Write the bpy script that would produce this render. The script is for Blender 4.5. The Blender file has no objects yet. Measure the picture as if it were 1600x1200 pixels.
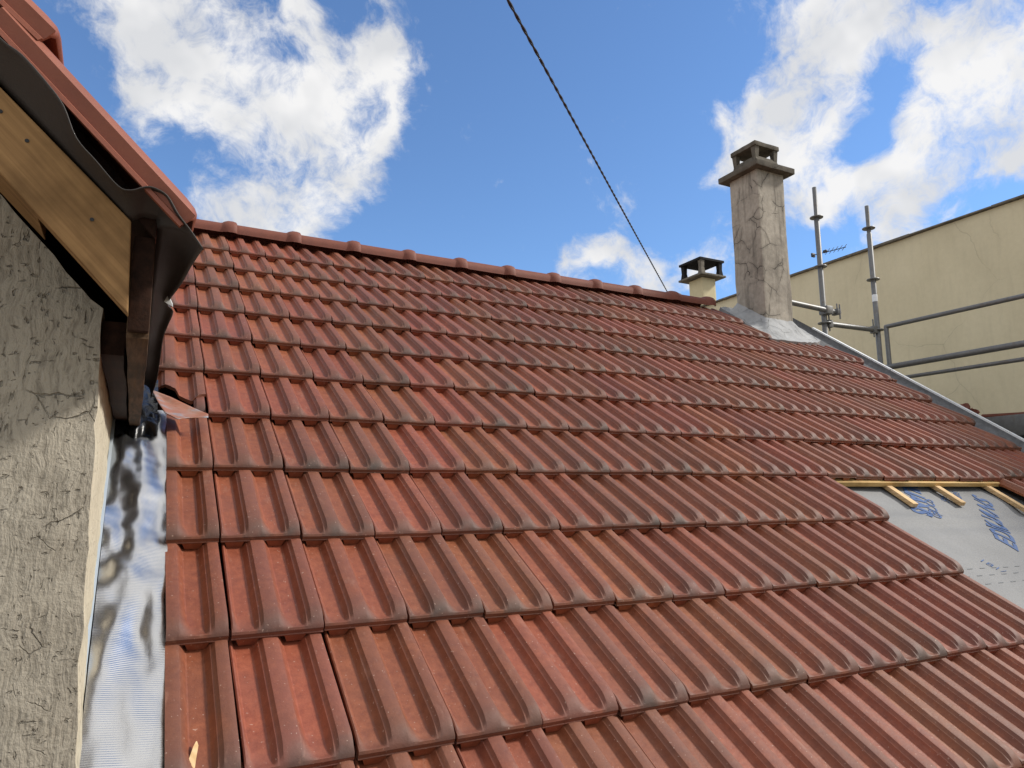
import bpy, bmesh, math, random
from mathutils import Vector, Matrix, noise
random.seed(7)
R = math.radians
scene = bpy.context.scene
col = scene.collection

# ------------------------------------------------------------------ camera
CAM = Vector((-0.2102, -1.4547, 0.4983))
cr = Vector((0.88756, -0.46062, -0.00769)); cd = Vector((0.06539, 0.14249, -0.98763)); cf = Vector((0.45602, 0.87608, 0.15659))
cam = bpy.data.cameras.new('camera'); camo = bpy.data.objects.new('camera', cam); col.objects.link(camo)
cam.sensor_fit = 'HORIZONTAL'; cam.sensor_width = 36; cam.lens = 1128.65/1600*36
cam.clip_start = 0.02; cam.clip_end = 3000
camo.matrix_world = Matrix(((cr.x, -cd.x, -cf.x, CAM.x), (cr.y, -cd.y, -cf.y, CAM.y), (cr.z, -cd.z, -cf.z, CAM.z), (0, 0, 0, 1)))
scene.camera = camo

# ------------------------------------------------------------------ sky and sun
SUN_EL, SUN_AZ = R(38), R(111)            # azimuth measured from +Y towards +X
sd = Vector((math.sin(SUN_AZ)*math.cos(SUN_EL), math.cos(SUN_AZ)*math.cos(SUN_EL), math.sin(SUN_EL)))
sun = bpy.data.lights.new('sun', 'SUN'); sun.energy = 3.2; sun.angle = R(8); sun.color = (1, 0.95, 0.87)
suno = bpy.data.objects.new('sun', sun); col.objects.link(suno)
suno.rotation_euler = sd.to_track_quat('Z', 'Y').to_euler(); suno.location = (4, -6, 12)
scene.view_settings.view_transform = 'Standard'; scene.view_settings.look = 'None'
scene.view_settings.exposure = 0.4; scene.view_settings.gamma = 1.0

scene.cycles.max_bounces = 6; scene.cycles.diffuse_bounces = 3; scene.cycles.glossy_bounces = 3; scene.cycles.caustics_reflective = False
world = bpy.data.worlds.new('World'); scene.world = world; world.use_nodes = True
world.cycles.sampling_method = 'MANUAL'; world.cycles.sample_map_resolution = 512
wn, wl = world.node_tree.nodes, world.node_tree.links
wn.clear()
def W_(t, **k):
    n = wn.new(t)
    for a, b in k.items(): setattr(n, a, b)
    return n
def wmath(op, a, b=None, clamp=False):
    n = W_('ShaderNodeMath', operation=op, use_clamp=clamp)
    for i, v in enumerate((a, b)):
        if v is None: continue
        if isinstance(v, (int, float)): n.inputs[i].default_value = v
        else: wl.new(v, n.inputs[i])
    return n.outputs[0]
sky = W_('ShaderNodeTexSky', sky_type='NISHITA'); sky.sun_disc = False
sky.sun_elevation = SUN_EL; sky.sun_rotation = SUN_AZ; sky.altitude = 100; sky.air_density = 1.0; sky.dust_density = 0.0; sky.ozone_density = 4.0
tc = W_('ShaderNodeTexCoord'); dirv = tc.outputs['Generated']
# cloud clumps by direction; last four unseen overhead, added for the flashing to reflect
POS = [(-0.030,0.845,0.534,0.0586),(0.026,0.848,0.530,0.0688),(0.085,0.856,0.511,0.0799),(0.152,0.852,0.502,0.0800),(0.217,0.829,0.516,0.0707),(0.243,0.807,0.537,0.0355),(-0.009,0.884,0.468,0.0475),(0.054,0.886,0.460,0.0648),(0.144,0.883,0.447,0.0771),(0.226,0.854,0.470,0.0561),(0.128,0.910,0.395,0.0540),(0.169,0.914,0.370,0.0557),(0.142,0.931,0.336,0.0472),(0.219,0.885,0.412,0.0406),(0.249,0.846,0.472,0.0324),(0.049,0.934,0.355,0.0256),(0.076,0.936,0.344,0.0225),(0.661,0.530,0.531,0.0636),(0.703,0.477,0.528,0.0732),(0.752,0.421,0.508,0.0742),(0.795,0.375,0.478,0.0633),(0.673,0.564,0.479,0.0730),(0.661,0.606,0.443,0.0532),(0.703,0.566,0.430,0.0584),(0.627,0.625,0.465,0.0310),(0.636,0.649,0.418,0.0276),(0.772,0.472,0.425,0.0392),(0.800,0.439,0.408,0.0498),(0.820,0.395,0.414,0.0526),(0.830,0.419,0.368,0.0359),(0.785,0.484,0.386,0.0395),(0.751,0.536,0.385,0.0421),(0.739,0.563,0.369,0.0253),(0.804,0.468,0.368,0.0321),(0.792,0.525,0.312,0.0308),(0.555,0.739,0.383,0.0252),(0.520,0.799,0.302,0.0304),(0.555,0.764,0.329,0.0256),(0.530,0.780,0.333,0.0258),(0.588,0.752,0.298,0.0425),(0.624,0.724,0.293,0.0375),(0.658,0.694,0.293,0.0407),(0.400,0.810,0.429,0.0153),(0.249,0.776,0.580,0.0387),(0.132,0.805,0.578,0.0183),(0.823,0.461,0.333,0.0177),(0.721,0.592,0.362,0.0224),(0.792,0.415,0.449,0.05),(0.855,0.345,0.388,0.06),(0.86,0.30,0.42,0.07),(0.80,0.50,0.34,0.03),(0.10,0.30,0.95,0.22),(0.36,0.15,0.92,0.16),(-0.16,0.10,0.98,0.17),(0.08,0.46,0.88,0.17)]
NEG = [(0.737,0.478,0.479,0.0299),(0.746,0.509,0.429,0.0260),(0.733,0.557,0.390,0.0130)]
def blob(c, r, amp):
    d = W_('ShaderNodeVectorMath', operation='DISTANCE'); wl.new(warped, d.inputs[0]); d.inputs[1].default_value = c
    m = W_('ShaderNodeMapRange', interpolation_type='SMOOTHSTEP'); wl.new(d.outputs['Value'], m.inputs[0])
    m.inputs[1].default_value = 0; m.inputs[2].default_value = r*1.75; m.inputs[3].default_value = amp; m.inputs[4].default_value = 0
    return m.outputs[0]
def wnoise(scale, detail, rough, vec):
    n = W_('ShaderNodeTexNoise'); n.inputs['Scale'].default_value = scale; n.inputs['Detail'].default_value = detail; n.inputs['Roughness'].default_value = rough
    wl.new(vec, n.inputs['Vector']); return n
wv = wnoise(7, 3, 0.6, dirv)
ws = W_('ShaderNodeVectorMath', operation='SUBTRACT'); wl.new(wv.outputs['Color'], ws.inputs[0]); ws.inputs[1].default_value = (0.5, 0.5, 0.5)
wm = W_('ShaderNodeVectorMath', operation='SCALE'); wl.new(ws.outputs[0], wm.inputs[0]); wm.inputs['Scale'].default_value = 0.085
wa = W_('ShaderNodeVectorMath', operation='ADD'); wl.new(dirv, wa.inputs[0]); wl.new(wm.outputs[0], wa.inputs[1]); warped = wa.outputs[0]
field = None
for x, y, z, r in POS:
    b = blob((x, y, z), r, 0.50 if r > 0.05 else 0.54); field = b if field is None else wmath('ADD', field, b)
field = wmath('MINIMUM', field, 0.8)
for x, y, z, r in NEG: field = wmath('SUBTRACT', field, blob((x, y, z), r, 0.5))
# clouds over the rest of the sky, cover raised for neutral fill light
low = wnoise(2.3, 2, 0.5, warped)
lowm = W_('ShaderNodeMapRange', interpolation_type='SMOOTHSTEP'); wl.new(low.outputs['Fac'], lowm.inputs[0])
lowm.inputs[1].default_value = 0.34; lowm.inputs[2].default_value = 0.48; lowm.inputs[3].default_value = 0; lowm.inputs[4].default_value = 1.0
vd = W_('ShaderNodeVectorMath', operation='DISTANCE'); wl.new(dirv, vd.inputs[0]); vd.inputs[1].default_value = (0.424, 0.810, 0.405)
om = W_('ShaderNodeMapRange', interpolation_type='SMOOTHSTEP'); wl.new(vd.outputs['Value'], om.inputs[0])
om.inputs[1].default_value = 0.62; om.inputs[2].default_value = 0.85
field = wmath('ADD', field, wmath('MULTIPLY', lowm.outputs[0], om.outputs[0]))
det = wnoise(14, 6, 0.66, warped)
dens = wmath('ADD', field, wmath('MULTIPLY', wmath('SUBTRACT', det.outputs['Fac'], 0.5), 2.3))
cm = W_('ShaderNodeMapRange', interpolation_type='SMOOTHSTEP'); wl.new(dens, cm.inputs[0])
cm.inputs[1].default_value = 0.20; cm.inputs[2].default_value = 0.92; cm.inputs[3].default_value = 0; cm.inputs[4].default_value = 0.97
shade = wnoise(10, 3, 0.55, dirv)
cc = W_('ShaderNodeValToRGB'); wl.new(shade.outputs['Fac'], cc.inputs[0])
cc.color_ramp.elements[0].position = 0.38; cc.color_ramp.elements[0].color = (4.3, 4.35, 4.45, 1)
cc.color_ramp.elements[1].position = 0.58; cc.color_ramp.elements[1].color = (5.5, 5.45, 5.4, 1)
mx = W_('ShaderNodeMix', data_type='RGBA'); wl.new(cm.outputs[0], mx.inputs['Factor'])
tint = W_('ShaderNodeMix', data_type='RGBA', blend_type='MULTIPLY'); tint.inputs['Factor'].default_value = 1
wl.new(sky.outputs[0], tint.inputs['A']); tint.inputs['B'].default_value = (0.86, 0.97, 1.08, 1)
wl.new(tint.outputs['Result'], mx.inputs['A']); wl.new(cc.outputs[0], mx.inputs['B'])
bg = W_('ShaderNodeBackground'); bg.inputs['Strength'].default_value = 0.13
wl.new(mx.outputs['Result'], bg.inputs['Color'])
wo = W_('ShaderNodeOutputWorld'); wl.new(bg.outputs[0], wo.inputs[0])

# ------------------------------------------------------------------ materials
def newmat(name):
    m = bpy.data.materials.new(name); m.use_nodes = True
    nt = m.node_tree; b = nt.nodes['Principled BSDF']
    return m, nt, b
class N:
    """tiny node helper"""
    def __init__(s, nt): s.nt = nt; s.L = nt.links
    def n(s, t, **k):
        x = s.nt.nodes.new(t)
        for a, b in k.items(): setattr(x, a, b)
        return x
    def put(s, sock, v):
        if isinstance(v, bpy.types.NodeSocket): s.L.new(v, sock)
        else: sock.default_value = v
    def coord(s, out='Object', scale=None):
        o = s.n('ShaderNodeTexCoord').outputs[out]
        if scale is None: return o
        m = s.n('ShaderNodeMapping'); s.L.new(o, m.inputs[0]); m.inputs['Scale'].default_value = scale
        return m.outputs[0]
    def noise(s, vec, scale, detail=4, rough=0.55):
        x = s.n('ShaderNodeTexNoise'); s.put(x.inputs['Vector'], vec); x.inputs['Scale'].default_value = scale
        x.inputs['Detail'].default_value = detail; x.inputs['Roughness'].default_value = rough
        return x.outputs['Fac']
    def ramp(s, f, stops):
        x = s.n('ShaderNodeValToRGB'); s.put(x.inputs[0], f); e = x.color_ramp.elements
        while len(e) < len(stops): e.new(0.5)
        for el, (p, c) in zip(e, stops):
            el.position = p; el.color = (*c, 1) if isinstance(c, tuple) else (c, c, c, 1)
        return x.outputs[0]
    def mix(s, f, a, b, mode='MIX'):
        x = s.n('ShaderNodeMix', data_type='RGBA', blend_type=mode)
        s.put(x.inputs['Factor'], f)
        s.put(x.inputs['A'], (*a, 1) if isinstance(a, tuple) else a); s.put(x.inputs['B'], (*b, 1) if isinstance(b, tuple) else b)
        return x.outputs['Result']
    def m(s, op, a, b=0.0, clamp=False):
        x = s.n('ShaderNodeMath', operation=op, use_clamp=clamp); s.put(x.inputs[0], a); s.put(x.inputs[1], b); return x.outputs[0]
    def bump(s, h, strength=0.3, dist=0.01, normal=None):
        x = s.n('ShaderNodeBump'); s.put(x.inputs['Height'], h); x.inputs['Strength'].default_value = strength; x.inputs['Distance'].default_value = dist
        if normal is not None: s.L.new(normal, x.inputs['Normal'])
        return x.outputs[0]

def mat_tile():
    m, nt, b = newmat('terracotta'); h = N(nt)
    oi = h.n('ShaderNodeObjectInfo'); rnd = oi.outputs['Random']
    oc = h.coord('Object')
    off = h.n('ShaderNodeVectorMath', operation='ADD'); h.L.new(oc, off.inputs[0])
    comb = h.n('ShaderNodeCombineXYZ'); h.put(comb.inputs[0], h.m('MULTIPLY', rnd, 37.0)); h.put(comb.inputs[1], h.m('MULTIPLY', rnd, 91.0)); h.L.new(comb.outputs[0], off.inputs[1])
    v = off.outputs[0]
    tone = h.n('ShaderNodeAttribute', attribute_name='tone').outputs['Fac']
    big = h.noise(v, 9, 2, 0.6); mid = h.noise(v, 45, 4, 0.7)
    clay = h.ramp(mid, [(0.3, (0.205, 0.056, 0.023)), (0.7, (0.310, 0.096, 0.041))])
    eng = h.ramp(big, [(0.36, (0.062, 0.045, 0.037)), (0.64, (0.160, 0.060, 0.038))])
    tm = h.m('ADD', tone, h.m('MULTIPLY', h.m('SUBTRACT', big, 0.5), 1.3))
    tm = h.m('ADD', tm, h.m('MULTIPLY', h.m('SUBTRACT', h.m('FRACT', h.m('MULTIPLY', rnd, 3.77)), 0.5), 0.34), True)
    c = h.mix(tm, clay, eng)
    val = h.m('ADD', 0.80, h.m('MULTIPLY', rnd, 0.22))
    hs = h.n('ShaderNodeHueSaturation'); h.put(hs.inputs['Color'], c); h.put(hs.inputs['Value'], val)
    h.put(hs.inputs['Hue'], h.m('ADD', 0.492, h.m('MULTIPLY', h.m('FRACT', h.m('MULTIPLY', rnd, 7.31)), 0.012)))
    grain = h.m('ADD', 0.86, h.m('MULTIPLY', h.noise(v, 330, 2, 0.7), 0.28))
    gm = h.n('ShaderNodeMix', data_type='RGBA', blend_type='MULTIPLY'); gm.inputs['Factor'].default_value = 1; h.put(gm.inputs['A'], hs.outputs[0]); h.put(gm.inputs['B'], grain)
    # scuffs and dust
    st = h.n('ShaderNodeMapping'); h.L.new(v, st.inputs[0]); st.inputs['Scale'].default_value = (30, 9, 30); st.inputs['Rotation'].default_value = (0, 0, 0.6)
    scuff = h.ramp(h.noise(st.outputs[0], 1.0, 4, 0.7), [(0.60, 0.0), (0.75, 1.0)])
    c2 = h.mix(h.m('MULTIPLY', scuff, 0.42), gm.outputs['Result'], (0.32, 0.17, 0.12))
    sp = h.ramp(h.noise(v, 160, 1, 0.5), [(0.735, 0.0), (0.76, 1.0)])
    c3 = h.mix(h.m('MULTIPLY', sp, 0.5), c2, (0.5, 0.36, 0.29))
    h.put(b.inputs['Base Color'], c3)
    h.put(b.inputs['Roughness'], h.m('ADD', 0.44, h.m('ADD', h.m('MULTIPLY', mid, 0.20), h.m('MULTIPLY', tone, 0.16))))
    b.inputs['Specular IOR Level'].default_value = 0.5
    h.put(b.inputs['Normal'], h.bump(mid, 0.32, 0.004))
    return m
def mat_clay(name, c1, c2, rough=0.6):
    m, nt, b = newmat(name); h = N(nt); v = h.coord('Object')
    n = h.noise(v, 14, 6, 0.65)
    h.put(b.inputs['Base Color'], h.ramp(n, [(0.3, c1), (0.7, c2)])); b.inputs['Roughness'].default_value = rough
    h.put(b.inputs['Normal'], h.bump(h.noise(v, 180, 3), 0.15, 0.003))
    return m
def mat_wood(name, c1, c2, axis_scale, knots=True, rough=0.65, rot=None):
    m, nt, b = newmat(name); h = N(nt); v = h.coord('Object', axis_scale)
    if rot:
        r0 = h.n('ShaderNodeMapping'); h.L.new(h.coord('Object'), r0.inputs[0]); r0.inputs['Rotation'].default_value = (0, rot, 0)
        r1 = h.n('ShaderNodeMapping'); h.L.new(r0.outputs[0], r1.inputs[0]); r1.inputs['Scale'].default_value = axis_scale; v = r1.outputs[0]
    n1 = h.noise(v, 1.0, 6, 0.6)
    w = h.n('ShaderNodeTexWave', wave_type='BANDS', bands_direction='DIAGONAL'); h.put(w.inputs['Vector'], v)
    w.inputs['Scale'].default_value = 0.9; w.inputs['Distortion'].default_value = 6; w.inputs['Detail'].default_value = 3
    g = h.m('ADD', h.m('MULTIPLY', n1, 0.6), h.m('MULTIPLY', w.outputs['Fac'], 0.4))
    g = n1 if not knots and rough > 0.7 else g
    c = h.ramp(g, [(0.25, c1), (0.75, c2)])
    big = h.noise(h.coord('Object'), 6, 5, 0.6)
    c = h.mix(h.ramp(big, [(0.46, 0.0), (0.68, 0.6)]), c, tuple(x*0.45 for x in c1))
    if knots:
        vo = h.n('ShaderNodeTexVoronoi'); h.put(vo.inputs['Vector'], h.coord('Object')); vo.inputs['Scale'].default_value = 9
        c = h.mix(h.ramp(vo.outputs['Distance'], [(0.05, 1.0), (0.085, 0.0)]), c, (0.03, 0.015, 0.01))
    h.put(b.inputs['Base Color'], c); b.inputs['Roughness'].default_value = rough; b.inputs['Specular IOR Level'].default_value = 0.12
    h.put(b.inputs['Normal'], h.bump(n1, 0.4, 0.003))
    return m
def mat_render(name, c1, c2, pit=True, cracks=0.5, crack_scale=4.0, bump=0.6, stain=0.4, cw=1.0, halo=0.18):
    m, nt, b = newmat(name); h = N(nt); v = h.coord('Object')
    big = h.noise(v, 2.2, 6, 0.62); mid = h.noise(v, 22, 6, 0.6); fine = h.noise(v, 160, 4, 0.6)
    c = h.ramp(h.m('ADD', h.m('MULTIPLY', big, 0.6), h.m('MULTIPLY', mid, 0.4)), [(0.33, c1), (0.66, c2)])
    height = h.m('ADD', h.m('MULTIPLY', mid, 0.7), h.m('MULTIPLY', fine, 0.3))
    if pit:                                         # trowel pits, longer than wide
        wv_ = h.n('ShaderNodeVectorMath', operation='ADD'); h.L.new(v, wv_.inputs[0])
        nn = h.n('ShaderNodeTexNoise'); h.L.new(v, nn.inputs['Vector']); nn.inputs['Scale'].default_value = 18
        sc = h.n('ShaderNodeVectorMath', operation='SCALE'); h.L.new(nn.outputs['Color'], sc.inputs[0]); sc.inputs['Scale'].default_value = 0.03; h.L.new(sc.outputs[0], wv_.inputs[1])
        mp = h.n('ShaderNodeMapping'); h.L.new(wv_.outputs[0], mp.inputs[0]); mp.inputs['Scale'].default_value = (120, 60, 42)
        pn = h.noise(mp.outputs[0], 1.0, 3, 0.5)
        pm = h.ramp(pn, [(0.28, 1.0), (0.37, 0.0)])
        mp2 = h.n('ShaderNodeMapping'); h.L.new(wv_.outputs[0], mp2.inputs[0]); mp2.inputs['Scale'].default_value = (55, 55, 120)
        pm2 = h.ramp(h.noise(mp2.outputs[0], 1.0, 3, 0.5), [(0.28, 0.9), (0.34, 0.0)])
        pm = h.m('MAXIMUM', pm, pm2)
        c = h.mix(h.m('MULTIPLY', pm, h.m('MULTIPLY', big, 0.70)), c, tuple(x*0.34 for x in c1))
        vs_ = h.n('ShaderNodeMapping'); h.L.new(wv_.outputs[0], vs_.inputs[0]); vs_.inputs['Scale'].default_value = (150, 150, 14)
        sn = h.noise(vs_.outputs[0], 1.0, 4, 0.65)
        c = h.mix(h.m('MULTIPLY', h.ramp(sn, [(0.48, 0.0), (0.66, 1.0)]), 0.55), c, tuple(x*0.45 for x in c1))
        height = h.m('SUBTRACT', height, h.m('MULTIPLY', sn, 0.5))
        height = h.m('SUBTRACT', height, h.m('MULTIPLY', pm, 0.9))
    if cracks:
        nn = h.n('ShaderNodeTexNoise'); h.L.new(v, nn.inputs['Vector']); nn.inputs['Scale'].default_value = crack_scale*1.6; nn.inputs['Detail'].default_value = 5
        wv2 = h.n('ShaderNodeVectorMath', operation='MULTIPLY_ADD'); h.L.new(nn.outputs['Color'], wv2.inputs[0]); wv2.inputs[1].default_value = (0.09*4/crack_scale,)*3; h.L.new(v, wv2.inputs[2])
        vo = h.n('ShaderNodeTexVoronoi', feature='DISTANCE_TO_EDGE'); h.L.new(wv2.outputs[0], vo.inputs['Vector']); vo.inputs['Scale'].default_value = crack_scale
        wid = 0.007*crack_scale/4*cw
        cmk = h.ramp(vo.outputs['Distance'], [(wid*0.4, 1.0), (wid*1.6, 0.0)])
        mask = h.ramp(h.noise(v, crack_scale*0.9, 3, 0.5), [(0.44, 0.0), (0.54, 1.0)] if not pit else [(0.52, 0.0), (0.60, 1.0)])
        ck = h.m('MULTIPLY', cmk, mask)
        soft = h.m('MULTIPLY', h.ramp(vo.outputs['Distance'], [(0.0, 0.7), (0.13, 0.0)]), mask)
        c = h.mix(h.m('MULTIPLY', soft, halo), c, tuple(x*0.45 for x in c1))
        c = h.mix(h.m('MULTIPLY', ck, cracks), c, (0.02, 0.018, 0.015))
        height = h.m('SUBTRACT', height, ck)
    if stain:
        mp = h.n('ShaderNodeMapping'); h.L.new(v, mp.inputs[0]); mp.inputs['Scale'].default_value = (14, 14, 1.6)
        sm = h.ramp(h.noise(mp.outputs[0], 1.0, 5, 0.6), [(0.5, 0.0), (0.75, 1.0)])
        c = h.mix(h.m('MULTIPLY', sm, stain), c, tuple(x*0.5 for x in c1))
    h.put(b.inputs['Base Color'], c); b.inputs['Roughness'].default_value = 0.92; b.inputs['Specular IOR Level'].default_value = 0.2
    h.put(b.inputs['Normal'], h.bump(height, bump, 0.006))
    return m
def mat_metal(name, c, rough, metallic=1.0, var=0.15, spots=0.0):
    m, nt, b = newmat(name); h = N(nt); v = h.coord('Object')
    n = h.noise(v, 30, 6, 0.65)
    cc_ = h.mix(n, tuple(x*(1-var) for x in c), tuple(min(1, x*(1+var)) for x in c))
    if spots: cc_ = h.mix(h.m('MULTIPLY', h.ramp(h.noise(v, 16, 6, 0.7), [(0.56, 0.0), (0.64, 1.0)]), spots), cc_, (0.16, 0.13, 0.10))
    h.put(b.inputs['Base Color'], cc_); b.inputs['Metallic'].default_value = metallic
    h.put(b.inputs['Roughness'], h.m('ADD', rough-0.05, h.m('MULTIPLY', n, 0.1)))
    h.put(b.inputs['Normal'], h.bump(h.noise(v, 90, 3), 0.08, 0.002))
    return m
def mat_plain(name, c, rough=0.7, metallic=0.0, nscale=25, var=0.2, bump=0.1):
    m, nt, b = newmat(name); h = N(nt); v = h.coord('Object')
    n = h.noise(v, nscale, 5, 0.6)
    h.put(b.inputs['Base Color'], h.mix(n, tuple(x*(1-var) for x in c), tuple(min(1, x*(1+var)) for x in c)))
    b.inputs['Roughness'].default_value = rough; b.inputs['Metallic'].default_value = metallic
    if bump: h.put(b.inputs['Normal'], h.bump(h.noise(v, nscale*5, 3), bump, 0.004))
    return m

M_TILE = mat_tile()
M_RIDGE = mat_clay('ridge_clay', (0.130, 0.036, 0.021), (0.185, 0.054, 0.030), 0.7)
M_VERGE = mat_clay('verge_clay', (0.20, 0.058, 0.032), (0.27, 0.082, 0.045), 0.6)
M_DWALL = mat_render('grey_render', (0.34, 0.30, 0.24), (0.47, 0.43, 0.355), True, 0.12, 11.0, 1.0, 0.3, 0.4, 0.08)
M_CHEEK = mat_render('cream_render', (0.54, 0.485, 0.365), (0.67, 0.615, 0.48), True, 0.0, 4, 0.7, 0.1)
M_CHIM = mat_render('chimney_render', (0.245, 0.220, 0.185), (0.50, 0.45, 0.38), False, 0.85, 5.0, 0.8, 0.9, 0.8, 0.5)
M_BEIGE = mat_render('beige_render', (0.64, 0.565, 0.385), (0.72, 0.64, 0.45), False, 0.16, 0.75, 0.3, 0.14)
M_CREAM = mat_render('yellow_render', (0.58, 0.50, 0.31), (0.68, 0.60, 0.39), False, 0.0, 4, 0.3, 0.15)
M_CONC = mat_render('weathered_concrete', (0.11, 0.098, 0.08), (0.24, 0.215, 0.175), False, 0.3, 6, 0.6, 0.5)
M_CAP = mat_render('chimney_cap_concrete', (0.06, 0.052, 0.042), (0.155, 0.137, 0.11), False, 0.3, 6, 0.6, 0.5)
M_DARKC = mat_render('dark_concrete', (0.010, 0.010, 0.011), (0.028, 0.027, 0.027), False, 0.0, 6, 0.6, 0.3)  # nearly black concrete for the small chimney's cowl
M_MORTAR = mat_render('pale_mortar', (0.26, 0.265, 0.27), (0.43, 0.435, 0.44), False, 0.25, 6, 0.7, 0.15)
M_PALE = mat_wood('rake_wood', (0.19, 0.105, 0.046), (0.43, 0.255, 0.112), (4, 110, 110), False, 0.75, R(-46.5))
M_DARKW = mat_wood('weathered_wood', (0.014, 0.008, 0.005), (0.16, 0.098, 0.058), (110, 9, 110), False, 0.75)
M_DARKW2 = mat_wood('shade_dark_wood', (0.012, 0.006, 0.004), (0.045, 0.020, 0.012), (90, 7, 90), False, 0.75)  # wood colour deepened for the shade under the dormer eave
M_BATT = mat_wood('batten_wood', (0.50, 0.32, 0.12), (0.62, 0.42, 0.18), (3, 40, 40), False)
M_CBATT = mat_wood('counter_batten_wood', (0.60, 0.40, 0.20), (0.74, 0.53, 0.30), (40, 3, 40), False)
M_MEMB = mat_plain('brown_membrane', (0.040, 0.034, 0.031), 0.6, 0, 120, 0.12, 0.15)
M_MEMBW = mat_plain('membrane_reverse', (0.55, 0.56, 0.56), 0.7, 0, 60, 0.1)
M_ALU = mat_metal('aluminium', (0.78, 0.765, 0.74), 0.25, 1.0, 0.04)
M_BAR = mat_plain('grey_painted_metal', (0.42, 0.47, 0.50), 0.35, 0.3, 30, 0.08, 0.03)
M_GAP = mat_plain('gap_black', (0.012, 0.012, 0.013), 0.6)  # black for the gap by the bar and the nail holes
M_PLAST = mat_plain('black_plastic', (0.010, 0.010, 0.011), 0.22, 0, 40, 0.2, 0.3)
M_GALV = mat_metal('galvanised_steel', (0.18, 0.182, 0.184), 0.5, 0.5, 0.4, 0.5)
M_ZINC = mat_metal('zinc', (0.80, 0.82, 0.84), 0.5, 0.25, 0.08)
M_LEAD = mat_plain('lead_grey', (0.105, 0.107, 0.112), 0.75, 0.0, 30, 0.7, 0.6)
M_UNDER = None
M_INK = mat_plain('blue_ink', (0.035, 0.09, 0.24), 0.75, 0, 260, 0.35, 0)
M_INKG = mat_plain('grey_ink', (0.20, 0.21, 0.22), 0.8, 0, 60, 0.2, 0)
M_BLACK = mat_plain('black_rubber', (0.012, 0.013, 0.016), 0.45, 0, 60, 0.2)
M_GROUND = mat_plain('ground_gravel', (0.36, 0.32, 0.255), 0.95, 0, 0.6, 0.3)
M_WALLP = mat_render('plain_render', (0.38, 0.35, 0.29), (0.46, 0.43, 0.36), False, 0.2, 2, 0.4, 0.2)

def mat_under():
    m, nt, b = newmat('roof_underlay'); h = N(nt); v = h.coord('Object')
    n = h.noise(v, 130, 4, 0.7); big = h.noise(v, 5, 4, 0.6)
    c = h.ramp(h.m('ADD', h.m('MULTIPLY', n, 0.6), h.m('MULTIPLY', big, 0.4)), [(0.3, (0.155, 0.158, 0.162)), (0.7, (0.240, 0.242, 0.246))])
    sp = h.ramp(h.noise(v, 75, 2, 0.5), [(0.71, 0.0), (0.74, 1.0)])
    h.put(b.inputs['Base Color'], h.mix(h.m('MULTIPLY', sp, 0.5), c, (0.17, 0.17, 0.17))); b.inputs['Roughness'].default_value = 0.75
    h.put(b.inputs['Normal'], h.bump(n, 0.25, 0.003))
    return m
M_UNDER = mat_under()
def mat_flap():
    m, nt, b = newmat('coated_lead'); h = N(nt); v = h.coord('Object', (6, 16, 6))
    n = h.noise(v, 1.3, 5, 0.6)
    h.put(b.inputs['Base Color'], h.ramp(n, [(0.36, (0.36, 0.13, 0.07)), (0.50, (0.38, 0.19, 0.13)), (0.60, (0.30, 0.32, 0.35))]))
    b.inputs['Roughness'].default_value = 0.42; b.inputs['Metallic'].default_value = 0.25
    h.put(b.inputs['Normal'], h.bump(n, 0.2, 0.004))
    return m
M_FLAP = mat_flap()

# ------------------------------------------------------------------ mesh helpers
def tag(o, label=None, cat=None, group=None, kind=None):
    if label: o['label'] = label
    if cat: o['category'] = cat
    if group: o['group'] = group
    if kind: o['kind'] = kind
    return o
def empty(name, loc, label, cat, group=None):
    o = bpy.data.objects.new(name, None); col.objects.link(o); o.location = loc; o.empty_display_size = 0.2
    return tag(o, label, cat, group)
def attach(o, parent):
    """parent while keeping world coordinates (parents are only ever translated)"""
    if parent is None: return
    o.parent = parent
    L = Vector(parent.location); p = parent.parent
    if parent.type == 'EMPTY': o.matrix_parent_inverse = Matrix.Translation(-L)
def link(name, me, mat, parent=None, loc=None, smooth=None):
    if mat is not None and not me.materials: me.materials.append(mat)
    if smooth is not None:
        me.shade_smooth(); me.set_sharp_from_angle(angle=R(smooth))
    o = bpy.data.objects.new(name, me); col.objects.link(o)
    if loc is not None: o.location = loc
    attach(o, parent)
    return o
def pyd(name, vs, fs, mat, parent=None, smooth=None):
    me = bpy.data.meshes.new(name); me.from_pydata([tuple(v) for v in vs], [], fs); me.update()
    bm = bmesh.new(); bm.from_mesh(me); bmesh.ops.recalc_face_normals(bm, faces=bm.faces); bm.to_mesh(me); bm.free()
    return link(name, me, mat, parent, None, smooth)
def bmobj(name, bm, mat, parent=None, smooth=None):
    me = bpy.data.meshes.new(name); bm.to_mesh(me); bm.free()
    return link(name, me, mat, parent, None, smooth)
def add_box(bm, lo, hi, bev=0.0, mtx=None):
    r = bmesh.ops.create_cube(bm, size=1.0)
    vs = r['verts']; lo, hi = Vector(lo), Vector(hi)
    for v in vs:
        v.co = Vector(((lo.x+hi.x)/2+v.co.x*(hi.x-lo.x), (lo.y+hi.y)/2+v.co.y*(hi.y-lo.y), (lo.z+hi.z)/2+v.co.z*(hi.z-lo.z)))
    es = list({e for v in vs for e in v.link_edges})
    if bev:
        rb = bmesh.ops.bevel(bm, geom=es, offset=bev, segments=2, affect='EDGES', profile=0.6)
        vs = list({v for f in rb['faces'] for v in f.verts} | {v for v in vs if v.is_valid})
    if mtx is not None:
        for v in vs: v.co = mtx @ v.co
    return vs
def box(name, lo, hi, mat, parent=None, bev=0.004, mtx=None):
    bm = bmesh.new(); add_box(bm, lo, hi, bev, mtx)
    return bmobj(name, bm, mat, parent, 40)
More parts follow.
